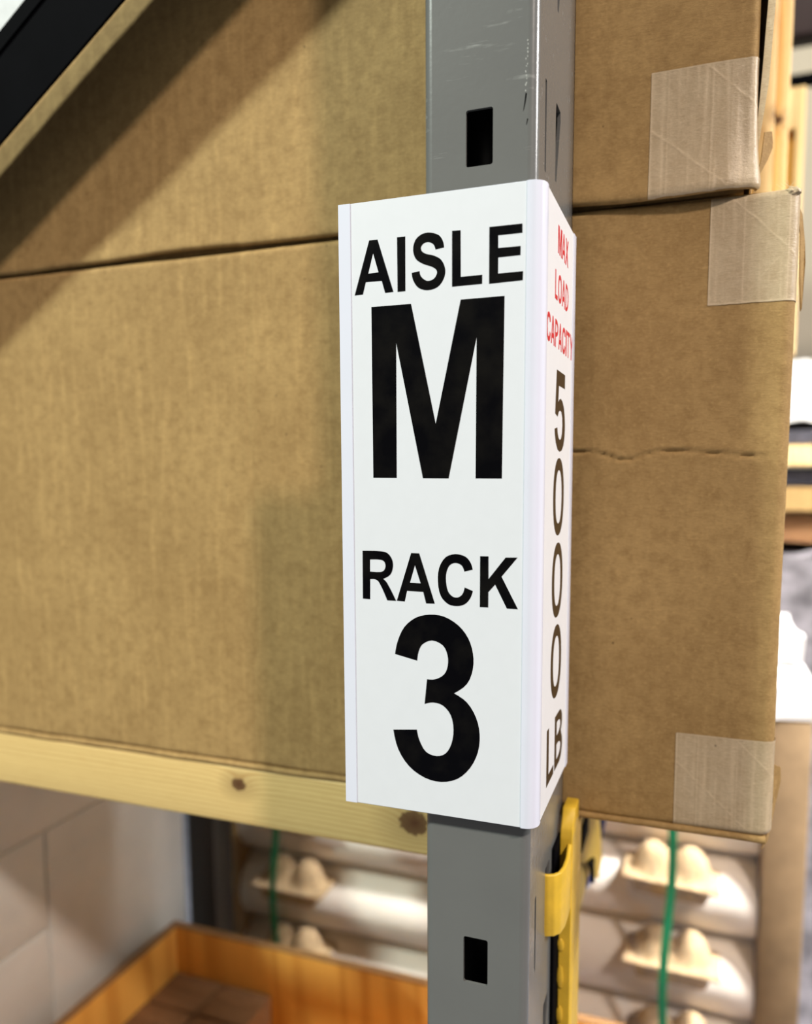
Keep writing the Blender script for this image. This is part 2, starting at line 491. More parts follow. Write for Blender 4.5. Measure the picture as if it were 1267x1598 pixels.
def us_for(x0, ub, arc, umax, step):
    return frange(x0, ub, step)[:-1]+frange(ub, ub+arc, arc/10)[:-1]+frange(ub+arc, umax, 0.02)
def zs_for(zb, zt, rb, step):
    return [zb+rb*(1-cos(pi/2*i/5)) for i in range(5)]+frange(zb+rb, zt-rb, step)+[zt-rb+rb*sin(pi/2*i/5) for i in range(1, 6)]

# lower carton
LZ0, LZ1 = -0.2935, 0.2155
def wob_low(u, z):
    e = 0
    if z < LZ0+0.02: e = 0.0022*fbm(u*14, 2.0, 5.5)*(1-(z-LZ0)/0.02)
    if z > LZ1-0.02: e = (0.0012*fbm(u*11, 4.0, 2.5)-0.002*exp(-((u-0.10)/0.05)**2))*(1-(LZ1-z)/0.02)
    return e
lf, ub, arc, um = make_wrap(-0.78, 0.1675, 0.62, 0.010, LZ0, LZ1, lower_h, edge_wobble=wob_low)
lower = thing('cardboard_box', 'large brown cardboard carton, lower of the two behind the white sign, tape on two corners', 'cardboard box', (-0.3, 0.35, LZ0))
me = grid_mesh('front_panel', us_for(-0.78, ub, arc, um, 0.0020), zs_for(LZ0, LZ1, 0.006, 0.0022), lf)
obj('front_panel', me, KRAFT, lower, angle=60)
obj('top_panel', box_bm(-0.775, 0.161, YB+0.006, 0.62, LZ1-0.005, LZ1-0.0005), KRAFT, lower)
obj('rear_panel', box_bm(-0.78, 0.1665, 0.615, 0.62, LZ0, LZ1-0.005), KRAFT, lower)
obj('left_panel', box_bm(-0.785, -0.78, YB, 0.62, LZ0, LZ1-0.005), KRAFT, lower)
# bottom flap sheets, their cut edges show as a pale line under the front face
def flap_bm(x0, x1, z0, th, y0, y1, seed, amp=0.0016):
    n = int((x1-x0)/0.006)
    b = bmesh.new(); rows = []
    for i in range(n+1):
        x = x0+(x1-x0)*i/n
        w1 = amp*fbm(x*16, 1.1, seed); w2 = amp*1.1*fbm(x*13, 7.7, seed)
        r_ = th*0.45
        pr = []
        for j in range(7):
            a = pi/2+pi*j/6
            pr.append(b.verts.new((x, y0+r_+w2+r_*cos(a), z0+w1+th/2+th/2*sin(a))))
        pr.append(b.verts.new((x, y1, z0))); pr.append(b.verts.new((x, y1, z0+th)))
        rows.append(pr)
    m_ = 9
    for i in range(n):
        for q in range(m_):
            b.faces.new((rows[i][q], rows[i][(q+1) % m_], rows[i+1][(q+1) % m_], rows[i+1][q]))
    b.faces.new(list(reversed(rows[0]))); b.faces.new(rows[-1])
    bmesh.ops.recalc_face_normals(b, faces=b.faces)
    return b
obj('bottom_flap', flap_bm(-0.775, 0.163, LZ0-0.0055, 0.0062, YB-0.0005, 0.61, 3.0), KRAFT, lower)

def tape_part(name, f, u0, u1, z0, z1, parent, diag, vert, zlist=None, off=0.00035, seed=1.0):
    us = frange(u0, u1, 0.0008); zs = frange(z0, z1, 0.0008)
    def cr(u, z):
        v = 0
        for (pu, pz, slope, w, a) in diag:
            d = abs((z-pz)-slope*(u-pu)+0.0016*fbm(u*60, z*60, 1))/sqrt(1+slope*slope)
            v = max(v, a*(0.75+0.8*fbm(u*120, z*120, 4))*exp(-(d/w)**2))
        for (pu, w, a) in vert:
            d = abs(u-pu-0.0006*fbm(z*30, u, 2)); v = max(v, a*exp(-(d/w)**2))
        v = max(v*1.0, 0.8*max(0, fbm(u*260, z*14, seed, 2)))
        e = min(abs(z-z0), abs(z-z1), abs(u-u0))
        if e < 0.0009: v = max(v, 0.35)
        return min(1, v)
    def g(u, z):
        w = 0.0008*fbm(u*90, 0.3, seed) if z < z0+0.002 else 0
        p = f(u, z+w, off+0.00045*cr(u, z)+0.0002*fbm(u*70, z*50, seed))
        return p
    me = grid_mesh(name, us, zs, g, {'crease': cr})
    return obj(name, me, TAPE, parent, angle=60)

tape_part('tape', lf, 0.1045, ub+arc+0.04, 0.1325, LZ1-0.0003, lower,
          diag=[(0.1220, 0.2100, -1.0, 0.0006, 0.7), (0.131, 0.139, 1.1, 0.0005, 0.25)], vert=[(0.1290, 0.0006, 0.4), (0.1605, 0.0005, 0.5)], seed=3.1)
tape_part('tape', lf, 0.0915, ub+arc+0.03, LZ0+0.0005, -0.2125, lower,
          diag=[(0.0920, -0.2370, -0.92, 0.0005, 0.6), (0.139, -0.214, -0.98, 0.0005, 0.6)], vert=[(0.1090, 0.0004, 0.45), (0.1390, 0.0004, 0.45), (0.152, 0.0004, 0.3)], seed=8.1)
# torn corner scraps of the lower carton
def scrap(name, pts, th, parent, mat=KRAFT_EDGE, label=None):
    """pts: 3-D outline of a bent paper scrap, given thickness along +Y/X diagonal"""
    b = bmesh.new()
    d = Vector((0.45, -0.9, 0))*th
    a = [b.verts.new(p) for p in pts]; c = [b.verts.new(Vector(p)+d) for p in pts]
    n = len(pts)
    for i in range(n): b.faces.new((a[i], a[(i+1) % n], c[(i+1) % n], c[i]))
    b.faces.new(a); b.faces.new(list(reversed(c)))
    bmesh.ops.triangulate(b, faces=b.faces)
    bmesh.ops.recalc_face_normals(b, faces=b.faces)
    return obj(name, b, mat, parent, smooth=False, label=label)
scrap('corner_flap', [(0.1665, 0.171, 0.207), (0.1705, 0.176, 0.200), (0.1735, 0.180, 0.180), (0.1745, 0.180, 0.165), (0.1735, 0.180, 0.130), (0.1725, 0.180, 0.128), (0.1705, 0.176, 0.150), (0.1690, 0.172, 0.185)], 0.0009, lower, KRAFT)
scrap('corner_flap', [(0.1675, 0.172, -0.236), (0.1735, 0.178, -0.240), (0.1745, 0.181, -0.252), (0.1705, 0.178, -0.275), (0.1655, 0.168, -0.300), (0.1600, 0.158, -0.304), (0.1645, 0.163, -0.290), (0.1690, 0.172, -0.262)], 0.0010, lower, KRAFT)
# crumpled top right corner under the tape: a small frayed pad
b = bmesh.new()
bmesh.ops.create_icosphere(b, subdivisions=4, radius=1)
for v in b.verts:
    p = v.co.copy(); n_ = 1+0.45*fbm(p.x*2.2, p.y*2.2, p.z*2.2)
    v.co = Vector((0.1615+p.x*0.0062*n_, 0.1595+p.y*0.0052*n_, 0.2120+p.z*0.0040*n_))
obj('frayed_corner', b, TAPE, lower, angle=80)
for i in range(9):                                   # loose paper fibres at the torn corner
    a = random.uniform(0, pi); p0 = Vector((0.158+random.uniform(-.005, .007), 0.154, 0.2145))
    pth = [p0+Vector((cos(a)*s_*0.004, -0.0006*s_, sin(a)*s_*0.0035+0.0006*s_*s_)) for s_ in (0, .4, .8, 1.2)]
    obj('paper_fibre', sweep_bm(pth, [(0.00009*cos(q), 0.00009*sin(q)) for q in (0, 2.1, 4.2)]), KRAFT_EDGE, lower)

# upper carton
UZ0, UZ1 = 0.2175, 0.74
def wob_up(u, z):
    if z < UZ0+0.03:
        return (0.0030*fbm(u*7, 2.0, 15.5)+0.0010+0.0030*exp(-((u+0.37)/0.10)**2)-0.0035*exp(-((u-0.09)/0.06)**2))*(1-(z-UZ0)/0.03)
    return 0
def up_hf(x, z, y=0): return upper_h(x, z, y)
uf0, ub2, arc2, um2 = make_wrap(-0.80, 0.1345, 0.60, 0.006, UZ0, UZ1, up_hf, rb=0.0035, edge_wobble=wob_up)
upper = thing('cardboard_box', 'large brown cardboard carton stacked on top, its right side panel split open', 'cardboard box', (-0.3, 0.35, UZ0))
us = frange(-0.80, ub2, 0.0020)[:-1]+frange(ub2, ub2+arc2, arc2/6)
me = grid_mesh('front_panel', us, zs_for(UZ0, UZ1, 0.0035, 0.0024), uf0)
obj('front_panel', me, KRAFT, upper, angle=60)
tape_part('tape', uf0, 0.0580, ub2+arc2*0.9, UZ0+0.0005, 0.3115, upper,
          diag=[(0.1010, 0.3080, -0.93, 0.0006, 0.7), (0.059, 0.268, -0.85, 0.0007, 0.6), (0.125, 0.287, 0.7, 0.0005, 0.25)],
          vert=[(0.0710, 0.0006, 0.35), (0.1030, 0.0005, 0.6), (0.0655, 0.0004, 0.25), (0.117, 0.0004, 0.2)], seed=5.9)
obj('inner_front', box_bm(-0.79, 0.1275, YB+0.009, YB+0.014, UZ0+0.006, UZ1), KRAFT, upper)
obj('rear_panel', box_bm(-0.80, 0.1345, 0.595, 0.60, UZ0+0.01, UZ1), KRAFT, upper)
obj('left_panel', box_bm(-0.805, -0.80, YB+0.006, 0.60, UZ0+0.01, UZ1), KRAFT, upper)
obj('top_panel', box_bm(-0.80, 0.1345, YB+0.004, 0.60, UZ1, UZ1+0.005), KRAFT, upper)
obj('bottom_panel', box_bm(-0.795, 0.128, YB+0.012, 0.60, UZ0+0.001, UZ0+0.006), KRAFT, upper)
# side panel leaning away from the split corner: bottom meets the corner, top stands off
def side_panel(parent):
    b = bmesh.new(); rows = []
    zsl = frange(UZ0+0.004, UZ1, 0.01)
    for z in zsl:
        t = (z-UZ0)/(0.349-UZ0)
        x = 0.1318+0.0078*min(1.3, t)**0.75 + 0.0005*fbm(z*25, 1, 3)
        w = 0.0052*min(1, 0.15+1.5*t)
        rows.append([b.verts.new((x, YB+0.004, z)), b.verts.new((x+w, YB+0.004, z)),
                     b.verts.new((x+w+0.001, 0.60, z)), b.verts.new((x+0.001, 0.60, z))])
    for i in range(len(rows)-1):
        for q in range(4):
            b.faces.new((rows[i][q], rows[i][(q+1) % 4], rows[i+1][(q+1) % 4], rows[i+1][q]))
    b.faces.new(list(reversed(rows[0]))); b.faces.new(rows[-1])
    bmesh.ops.recalc_face_normals(b, faces=b.faces)
    return obj('side_panel', b, KRAFT_EDGE, parent, smooth=False, label='pale cut edge of the split side panel')
side_panel(upper)
scrap('torn_flap', [(0.1335, 0.160, 0.2180), (0.1385, 0.166, 0.2300), (0.1440, 0.172, 0.2420), (0.1475, 0.177, 0.2520), (0.1475, 0.177, 0.2560), (0.1465, 0.176, 0.2640), (0.1410, 0.170, 0.2620), (0.1390, 0.166, 0.2400)], 0.0010, upper, KRAFT)
b = bmesh.new()   # pale grey paper label high on the left of the upper carton
solid(b, [[(-0.79, 0.44), (-0.60, 0.44), (-0.485, 0.50), (-0.40, 0.56), (-0.40, 0.72), (-0.79, 0.72)]], 0.0006, lambda a, q, c: (a, YB-0.0040+c, q))
obj('paper_label', b, plain('grey_paper', srgb(214, 218, 220), 0.6, var=0.05, sc=120), upper, label='pale grey paper label at the top left')

# ---------------------------------------------------------------- shelf timber under the cartons
tm = thing('timber_beam', 'knotty pine board lying under the lower carton, left of the post', 'wood beam', (-0.5, 0.175, -0.36))
b = bmesh.new()
n = 90; rows = []
for i in range(n+1):
    x = -0.95+(0.95-0.0775)*i/n
    pr = rrect(YB+0.001, YB+0.038, -0.3600, -0.2990, 0.0030, 3)
    rows.append([b.verts.new((x, y+0.0005*fbm(x*6, z_*9, 2), z_+0.0009*fbm(x*5, 4, 2))) for y, z_ in pr])
for i in range(n):
    for q in range(len(rows[0])):
        b.faces.new((rows[i][q], rows[i][(q+1) % len(rows[0])], rows[i+1][(q+1) % len(rows[0])], rows[i+1][q]))
b.faces.new(rows[0]); b.faces.new(list(reversed(rows[-1])))
bmesh.ops.recalc_face_normals(b, faces=b.faces)
obj('board', b, PINE, tm)

# ---------------------------------------------------------------- yellow beam and its connector
bt = thing('load_beam', 'yellow steel load beam hooked onto the right side of the grey post', 'rack beam', (-0.02, 0.16, -0.36))
# connector: an angle whose leg lies along the side of the post
b = bmesh.new()
leg = [(0.1150, -0.5400), (0.1150, -0.3010), (0.1175, -0.2930), (0.1290, -0.2790), (0.1500, -0.2790), (0.1510, -0.3020), (0.1680, -0.3030), (0.1680, -0.5400)]
solid(b, [leg], 0.0105, lambda a, q, c: (0.0030+c, a, q))
bevel(b, 0.0007, 1)
for v in b.verts:
    v.co.y += 0.0006*fbm(v.co.z*60, 1.0, 2.0)
obj('connector_plate', b, YEL, bt, angle=40)
# weld beads along the front edge of the connector
for zc, l in ((-0.395, 0.006), (-0.424, 0.011), (-0.458, 0.008), (-0.487, 0.012)):
    q = bmesh.new(); bmesh.ops.create_icosphere(q, subdivisions=3, radius=1)
    for v in q.verts:
        p = v.co; s_ = 1+0.25*fbm(p.x*3, p.y*3, p.z*3+zc*50)
        v.co = Vector((0.0050+p.x*0.0030*s_, 0.1150+p.y*0.0016*s_, zc+p.z*l*s_))
    obj('weld_bead', q, YEL, bt, angle=80)
# hook tab: a wide strip that curls forward from the plate into the post slot
def hook(zc0, zc1):
    path = [(0.0125, 0.1180), (0.0134, 0.1000), (0.0132, 0.0850), (0.0112, 0.0745), (0.0070, 0.0690), (0.0020, 0.0668), (-0.0035, 0.0660)]
    fine_ = []
    for i in range(len(path)-1):
        for k_ in range(4):
            t = k_/4; fine_.append((path[i][0]*(1-t)+path[i+1][0]*t, path[i][1]*(1-t)+path[i+1][1]*t))
    fine_.append(path[-1])
    b = bmesh.new(); rows = []
    th = 0.0034
    for i, (x, y) in enumerate(fine_):
        a_ = fine_[max(0, i-1)]; c_ = fine_[min(len(fine_)-1, i+1)]
        t = Vector((c_[0]-a_[0], c_[1]-a_[1])).normalized(); nrm = Vector((-t.y, t.x))
        flare = 0.006*max(0, 1-i/5)**2
        pr = rrect(-th, 0, zc0-flare*0.2, zc1+flare, 0.0012, 3)
        rows.append([b.verts.new((x+nrm.x*u_, y+nrm.y*u_, v_)) for u_, v_ in pr])
    m_ = len(rows[0])
    for i in range(len(rows)-1):
        for q in range(m_): b.faces.new((rows[i][q], rows[i][(q+1) % m_], rows[i+1][(q+1) % m_], rows[i+1][q]))
    b.faces.new(rows[0]); b.faces.new(list(reversed(rows[-1])))
    bmesh.ops.recalc_face_normals(b, faces=b.faces)
    return b
obj('hook', hook(-0.3600, -0.3090), YEL, bt, angle=50)
obj('hook', hook(-0.5350, -0.4840), YEL, bt, angle=50)
# box-section beam going back behind the post and the bracket at its far end
obj('gap_shade', box_bm(0.0003, 0.0028, 0.093, 0.125, -0.540, -0.300, 0.0004), BLACK, bt, label='black strip standing in for the shaded gap behind the yellow connector')  # black strip in place of the shade between post and connector
BX0, BX1 = -0.045, -0.008
obj('beam_tube', box_bm(BX0, BX1, 0.169, 0.43, -0.490, -0.405, 0.002), YEL_DULL, bt)
b = bmesh.new()
solid(b, [[(0.292, -0.345), (0.449, -0.410), (0.490, -0.470), (0.508, -0.516), (0.470, -0.520), (0.431, -0.500), (0.394, -0.461), (0.296, -0.413)]], 0.004, lambda a, q, c: (BX1+0.001+c, a, q))
obj('far_bracket', b, YEL, bt)
obj('slot_shade', box_bm(BX1+0.0048, BX1+0.0062, 0.296, 0.350, -0.402, -0.372, 0.0005), BLACK, bt, label='black patch standing in for the dark slot in the far bracket')  # no opening here: black patch paints the dark of the slot
b = bmesh.new()
solid(b, [[(0.345, -0.437), (0.394, -0.455), (0.402, -0.492), (0.385, -0.482), (0.375, -0.460)]], 0.003, lambda a, q, c: (BX1+0.0052+c, a, q))
obj('far_hook', b, BLACK, bt, label='black hook under the far bracket')
b = bmesh.new()
solid(b, [[(-0.060, -0.420), (-0.006, -0.420), (-0.008, -0.500), (-0.023, -0.576), (-0.033, -0.620), (-0.060, -0.620)]], 0.02, lambda a, q, c: (a, 0.622+c, q))
bu = obj('blue_plate', b, BLUE, bt, label='blue bracket plate at the far end of the beam')

# ---------------------------------------------------------------- the sign
SZ0, SZ1 = -0.2370, 0.1850
YF = -0.0085            # outer face of the holder, front leg
XS = 0.0063             # outer face of the holder, side leg
sg = thing('rack_sign', 'white angled aisle and rack number sign wrapped round the grey post', 'sign', (-0.06, -0.006, SZ0))
RC = 0.0085
def lprofile(th):
    out = [(-0.1343, YF)]
    for i in range(11):
        a = radians(-90+90*i/10); out.append((XS-RC+RC*cos(a), YF+RC+RC*sin(a)))
    out += [(XS, 0.1205), (XS-th, 0.1205)]
    for i in range(11):
        a = radians(0-90*i/10); out.append((XS-RC+(RC-th)*cos(a), YF+RC+(RC-th)*sin(a)))
    out += [(-0.1343, YF+th)]
    return out
b = bmesh.new()
solid(b, [lprofile(0.0020)], SZ1-SZ0, lambda a, q, c: (a, q, SZ0+c))
obj('holder', b, PVC, sg, angle=30)
def strip_front(x0, x1, y, th, z0, z1, nm, mat):
    return obj(nm, box_bm(x0, x1, y, y+th, z0, z1, 0.00015, 1), mat, sg)
front_card = strip_front(-0.1260, -0.0038, YF-0.0003, 0.0003, SZ0+0.0002, SZ1-0.0002, 'front_card', CARD)
strip_front(-0.1345, -0.1255, YF-0.0009, 0.0009, SZ0, SZ1, 'card_channel', PVC)
b = bmesh.new()          # channel lip over the right edge of the front card, running round the corner
prof = [(-0.0041, YF-0.0009), (XS-RC, YF-0.0009)]
o_ = RC+0.0009
for i in range(1, 9):
    a = radians(-90+90*i/8); prof.append((XS-RC+o_*cos(a), YF+RC+o_*sin(a)))
prof += [(XS+0.0009, 0.0030), (XS, 0.0030)]
for i in range(8, 0, -1):
    a = radians(-90+90*i/8); prof.append((XS-RC+RC*cos(a), YF+RC+RC*sin(a)))
prof += [(XS-RC, YF), (-0.0041, YF)]
solid(b, [prof], SZ1-SZ0, lambda a, q, c: (a, q, SZ0+c))
obj('corner_channel', b, PVC, sg, angle=30)
side_card = obj('side_card', box_bm(XS, XS+0.0003, 0.0028, 0.1110, SZ0+0.0002, SZ1-0.0002, 0.0001, 1), CARD_SIDE, sg)
obj('card_channel', box_bm(XS, XS+0.0009, 0.1105, 0.1205, SZ0, SZ1, 0.00015, 1), PVC, sg)
for z in (-0.19, 0.13):
    obj('magnet', box_bm(-0.066, -0.012, YF+0.0020, -0.0001, z-0.02, z+0.02, 0.0008), MAGNET, sg, label='dark magnet pad behind the sign')

GL = {'AISLE': [[[[-111.89,159.67],[-105.8,159.65],[-94.54,124.61],[-100.48,124.39],[-102.95,132.53],[-114.65,132.62],[-116.88,124.59],[-122.99,124.46]],
 [[-109.09,151.1],[-105.22,138.28],[-112.8,138.05]]],
 [[[-91.68,159.68],[-85.85,159.57],[-85.93,124.42],[-91.48,124.37]]],
 [[[-58.81,149.92],[-64.65,149.25],[-64.97,150.41],[-65.39,151.51],[-66.01,152.45],[-66.91,153.25],[-68.02,153.9],[-69.16,154.3],[-70.35,154.43],[-71.57,154.32],[-72.65,153.98],[-73.54,153.39],[-74.3,152.58],[-74.77,151.68],[-74.86,150.85],[-74.67,149.92],[-74.25,149.12],[-73.44,148.32],[-72.39,147.64],[-71.29,147.1],[-69.55,146.54],[-67.75,146.11],[-66.02,145.54],[-64.11,144.66],[-62.27,143.64],[-60.79,142.35],[-59.46,140.36],[-58.49,138.11],[-57.97,135.86],[-57.98,133.76],[-58.44,131.65],[-59.22,129.71],[-60.31,127.95],[-61.73,126.36],[-63.42,125.13],[-65.52,124.29],[-67.89,123.83],[-70.28,123.75],[-72.5,124.06],[-74.73,124.77],[-76.67,125.82],[-78.19,127.29],[-79.42,129.12],[-80.4,131.02],[-80.93,132.55],[-81.2,134.15],[-81.35,135.79],[-75.89,136.48],[-75.71,135.22],[-75.4,134.03],[-74.83,132.98],[-73.69,131.69],[-72.29,130.54],[-70.8,129.82],[-69.19,129.68],[-67.49,129.97],[-66.04,130.58],[-64.96,131.57],[-64.13,132.87],[-63.62,134.24],[-63.63,135.04],[-63.95,135.89],[-64.46,136.63],[-65.37,137.41],[-66.46,138.07],[-67.61,138.65],[-69.54,139.41],[-71.52,140.09],[-73.43,140.92],[-75.27,141.93],[-77.03,143.1],[-78.42,144.48],[-79.44,146.34],[-80.08,148.43],[-80.32,150.48],[-80.17,152.63],[-79.63,154.75],[-78.69,156.61],[-77.41,158.01],[-75.73,159.16],[-73.9,159.98],[-72.06,160.37],[-70.07,160.44],[-68.1,160.24],[-66.09,159.76],[-64.11,159.02],[-62.35,158.02],[-61.23,156.94],[-60.33,155.6],[-59.64,154.21],[-59.19,152.83],[-58.95,151.39]]],
 [[[-53.33,159.74],[-47.59,159.61],[-47.41,130.33],[-32.96,130.41],[-33.03,124.74],[-53.29,124.59]]],
 [[[-28.42,159.55],[-7.04,159.39],[-6.98,153.78],[-22.63,153.83],[-22.57,145.99],[-8.06,145.87],[-8.09,140.32],[-22.52,140.2],[-22.55,130.26],[-6.33,130.33],[-6.47,124.76],[-28.4,124.35]]]], 'M': [[[[-110.68,115.88],[-81.98,115.84],[-64.66,36.21],[-47.37,115.95],[-18.17,116.07],[-19.0,-0.25],[-36.8,-0.14],[-36.51,91.52],[-55.57,-0.13],[-73.82,-0.02],[-92.79,91.35],[-92.95,0.19],[-110.39,0.31]]]], 'RACK': [[[[-119.16,-51.02],[-114.56,-50.86],[-110.0,-50.79],[-105.49,-50.91],[-103.67,-51.05],[-101.89,-51.37],[-100.35,-52.02],[-98.92,-53.21],[-97.73,-54.73],[-96.85,-56.37],[-96.33,-58.06],[-96.12,-59.87],[-96.2,-61.67],[-96.55,-63.57],[-97.18,-65.46],[-98.18,-67.09],[-99.68,-68.38],[-101.54,-69.42],[-103.59,-70.32],[-102.53,-71.17],[-101.55,-72.07],[-100.74,-73.09],[-98.35,-77.11],[-96.12,-81.24],[-93.98,-85.42],[-100.61,-85.46],[-102.52,-81.12],[-104.56,-76.88],[-106.84,-72.83],[-107.61,-71.99],[-108.62,-71.34],[-109.72,-70.91],[-110.92,-70.75],[-112.21,-70.81],[-113.55,-70.98],[-113.7,-85.29],[-119.33,-85.15]],
 [[-113.52,-56.96],[-110.81,-56.8],[-108.14,-56.74],[-105.54,-56.89],[-104.47,-57.12],[-103.46,-57.56],[-102.68,-58.18],[-102.15,-59.11],[-101.86,-60.23],[-101.79,-61.35],[-101.97,-62.38],[-102.37,-63.41],[-102.97,-64.29],[-103.71,-64.89],[-104.64,-65.34],[-105.62,-65.58],[-108.24,-65.75],[-110.91,-65.72],[-113.61,-65.58]]],
 [[[-82.62,-51.44],[-76.73,-51.46],[-65.43,-85.89],[-71.73,-86.02],[-73.81,-78.09],[-85.77,-77.94],[-87.51,-85.5],[-93.41,-85.29]],
 [[-79.87,-59.77],[-75.68,-72.26],[-83.61,-72.2]]],
 [[[-38.53,-61.29],[-44.36,-62.76],[-44.82,-61.23],[-45.42,-59.83],[-46.29,-58.71],[-47.53,-57.87],[-49.05,-57.31],[-50.57,-57.11],[-52.02,-57.34],[-53.47,-57.94],[-54.65,-58.82],[-55.71,-60.27],[-56.49,-62.01],[-57.03,-63.79],[-57.36,-65.85],[-57.45,-67.97],[-57.35,-70.06],[-57.1,-72.36],[-56.67,-74.65],[-55.93,-76.78],[-55.1,-78.14],[-53.97,-79.35],[-52.68,-80.27],[-51.51,-80.71],[-50.17,-80.86],[-48.91,-80.7],[-47.71,-80.17],[-46.58,-79.34],[-45.7,-78.35],[-44.96,-76.9],[-44.47,-75.29],[-44.11,-73.6],[-38.36,-75.8],[-38.88,-77.68],[-39.51,-79.49],[-40.35,-81.18],[-41.39,-82.67],[-42.64,-84.04],[-44.07,-85.13],[-45.81,-85.94],[-47.73,-86.46],[-49.65,-86.69],[-51.82,-86.65],[-53.99,-86.32],[-55.93,-85.57],[-57.98,-84.13],[-59.8,-82.28],[-61.16,-80.19],[-62.22,-77.24],[-62.83,-74.06],[-63.12,-70.84],[-63.19,-67.49],[-62.95,-64.12],[-62.24,-60.88],[-61.12,-58.14],[-59.54,-55.55],[-57.57,-53.43],[-55.49,-52.21],[-53.04,-51.45],[-50.58,-51.12],[-48.2,-51.24],[-45.81,-51.77],[-43.64,-52.64],[-42.26,-53.64],[-41.09,-54.97],[-40.13,-56.42],[-39.42,-57.94],[-38.92,-59.58]]],
 [[[-33.41,-51.99],[-27.67,-51.89],[-27.58,-67.18],[-16.01,-52.3],[-7.97,-52.03],[-18.68,-65.16],[-7.41,-86.45],[-14.89,-86.37],[-22.98,-70.65],[-27.62,-75.99],[-27.66,-86.38],[-33.44,-86.4]]]], '3': [[[[-95.02,-123.39],[-94.48,-120.12],[-93.81,-116.9],[-92.86,-113.75],[-91.5,-110.19],[-89.88,-106.71],[-87.83,-103.54],[-85.34,-100.82],[-82.43,-98.4],[-79.3,-96.45],[-76.06,-95.1],[-72.6,-94.21],[-69.14,-93.72],[-65.59,-93.56],[-62.04,-93.8],[-58.69,-94.51],[-55.01,-95.95],[-51.52,-97.86],[-48.35,-100.12],[-45.73,-102.57],[-43.42,-105.36],[-41.51,-108.39],[-39.98,-111.73],[-38.84,-115.3],[-38.08,-118.95],[-37.72,-122.53],[-37.74,-126.19],[-38.2,-129.81],[-39.08,-133.44],[-40.39,-137.02],[-42.25,-140.25],[-44.87,-143.03],[-48.06,-145.46],[-51.53,-147.72],[-48.15,-149.33],[-44.98,-151.13],[-42.21,-153.33],[-39.65,-156.31],[-37.5,-159.67],[-35.76,-163.25],[-34.47,-166.94],[-33.59,-170.85],[-33.15,-174.82],[-33.1,-179.1],[-33.49,-183.46],[-34.36,-187.74],[-35.73,-191.82],[-37.59,-195.84],[-39.89,-199.59],[-42.52,-202.96],[-45.59,-206.06],[-48.98,-208.59],[-52.73,-210.44],[-56.8,-211.71],[-60.88,-212.4],[-64.97,-212.5],[-69.07,-212.0],[-72.95,-210.98],[-77.17,-209.21],[-81.16,-206.92],[-84.72,-204.14],[-87.91,-200.76],[-90.66,-196.91],[-92.91,-192.77],[-94.59,-188.28],[-95.77,-183.51],[-96.69,-178.61],[-78.89,-176.6],[-78.41,-179.24],[-77.8,-181.81],[-76.93,-184.24],[-75.61,-187.08],[-74.02,-189.79],[-72.01,-191.96],[-69.76,-193.19],[-67.1,-193.9],[-64.42,-194.08],[-62.1,-193.71],[-59.76,-192.83],[-57.78,-191.51],[-55.94,-189.34],[-54.47,-186.74],[-53.4,-184.05],[-52.48,-180.59],[-51.96,-177.04],[-51.84,-173.54],[-52.09,-170.06],[-52.73,-166.63],[-53.86,-163.48],[-55.34,-161.07],[-57.3,-158.92],[-59.55,-157.22],[-61.69,-156.3],[-64.12,-155.82],[-66.59,-155.7],[-68.7,-155.96],[-70.84,-156.58],[-73.0,-157.38],[-71.17,-139.56],[-68.98,-139.57],[-66.84,-139.4],[-64.81,-138.9],[-62.57,-137.9],[-60.44,-136.57],[-58.68,-134.95],[-57.45,-133.1],[-56.59,-130.96],[-56.07,-128.8],[-55.79,-126.25],[-55.84,-123.68],[-56.25,-121.21],[-56.97,-118.82],[-58.04,-116.54],[-59.55,-114.72],[-61.87,-113.2],[-64.63,-112.13],[-67.42,-111.74],[-69.86,-112.24],[-72.34,-113.43],[-74.48,-114.97],[-75.74,-116.5],[-76.65,-118.37],[-77.34,-120.3],[-77.89,-122.45],[-78.22,-124.66],[-78.44,-126.89]]]]}
names = {'AISLE': 'AISLE', 'M': 'M', 'RACK': 'RACK', '3': '3'}
for word, gs in GL.items():
    b = bmesh.new()
    for g in gs:
        solid(b, [[(x*1e-3, z*1e-3) for x, z in c] for c in g], 0.00012, lambda a, q, c: (a, YF-0.0003-c, q))
    obj('lettering', b, INK, front_card, smooth=False, label='black printed '+('numeral 3' if word == '3' else 'letter M' if word == 'M' else 'word '+word))

# side lettering: unit-box glyphs
def ell(cx, cy, rx, ry, n=28, p=2.3):
    out = []
    for i in range(n):
        a = 2*pi*i/n; c, s_ = cos(a), sin(a)
        out.append((cx+rx*math.copysign(abs(c)**(2/p), c), cy+ry*math.copysign(abs(s_)**(2/p), s_)))
    return out
def unit(g):
    xs = [p[0] for p in g[0]]; ys = [p[1] for p in g[0]]
    x0, x1, y0, y1 = min(xs), max(xs), min(ys), max(ys)
    return [[((x-x0)/(x1-x0), (y-y0)/(y1-y0)) for x, y in c] for c in g]
def halfD(x0, x1, y0, y1, n=10):
    r_ = min((x1-x0)*0.75, 10)
    pts = [(x0, y0), (x1-r_, y0)]
    for i in range(1, n):
        a = -pi/2+pi*i/n; pts.append((x1-r_+r_*cos(a), (y0+y1)/2+(y1-y0)/2*sin(a)))
    return pts+[(x1-r_, y1), (x0, y1)]
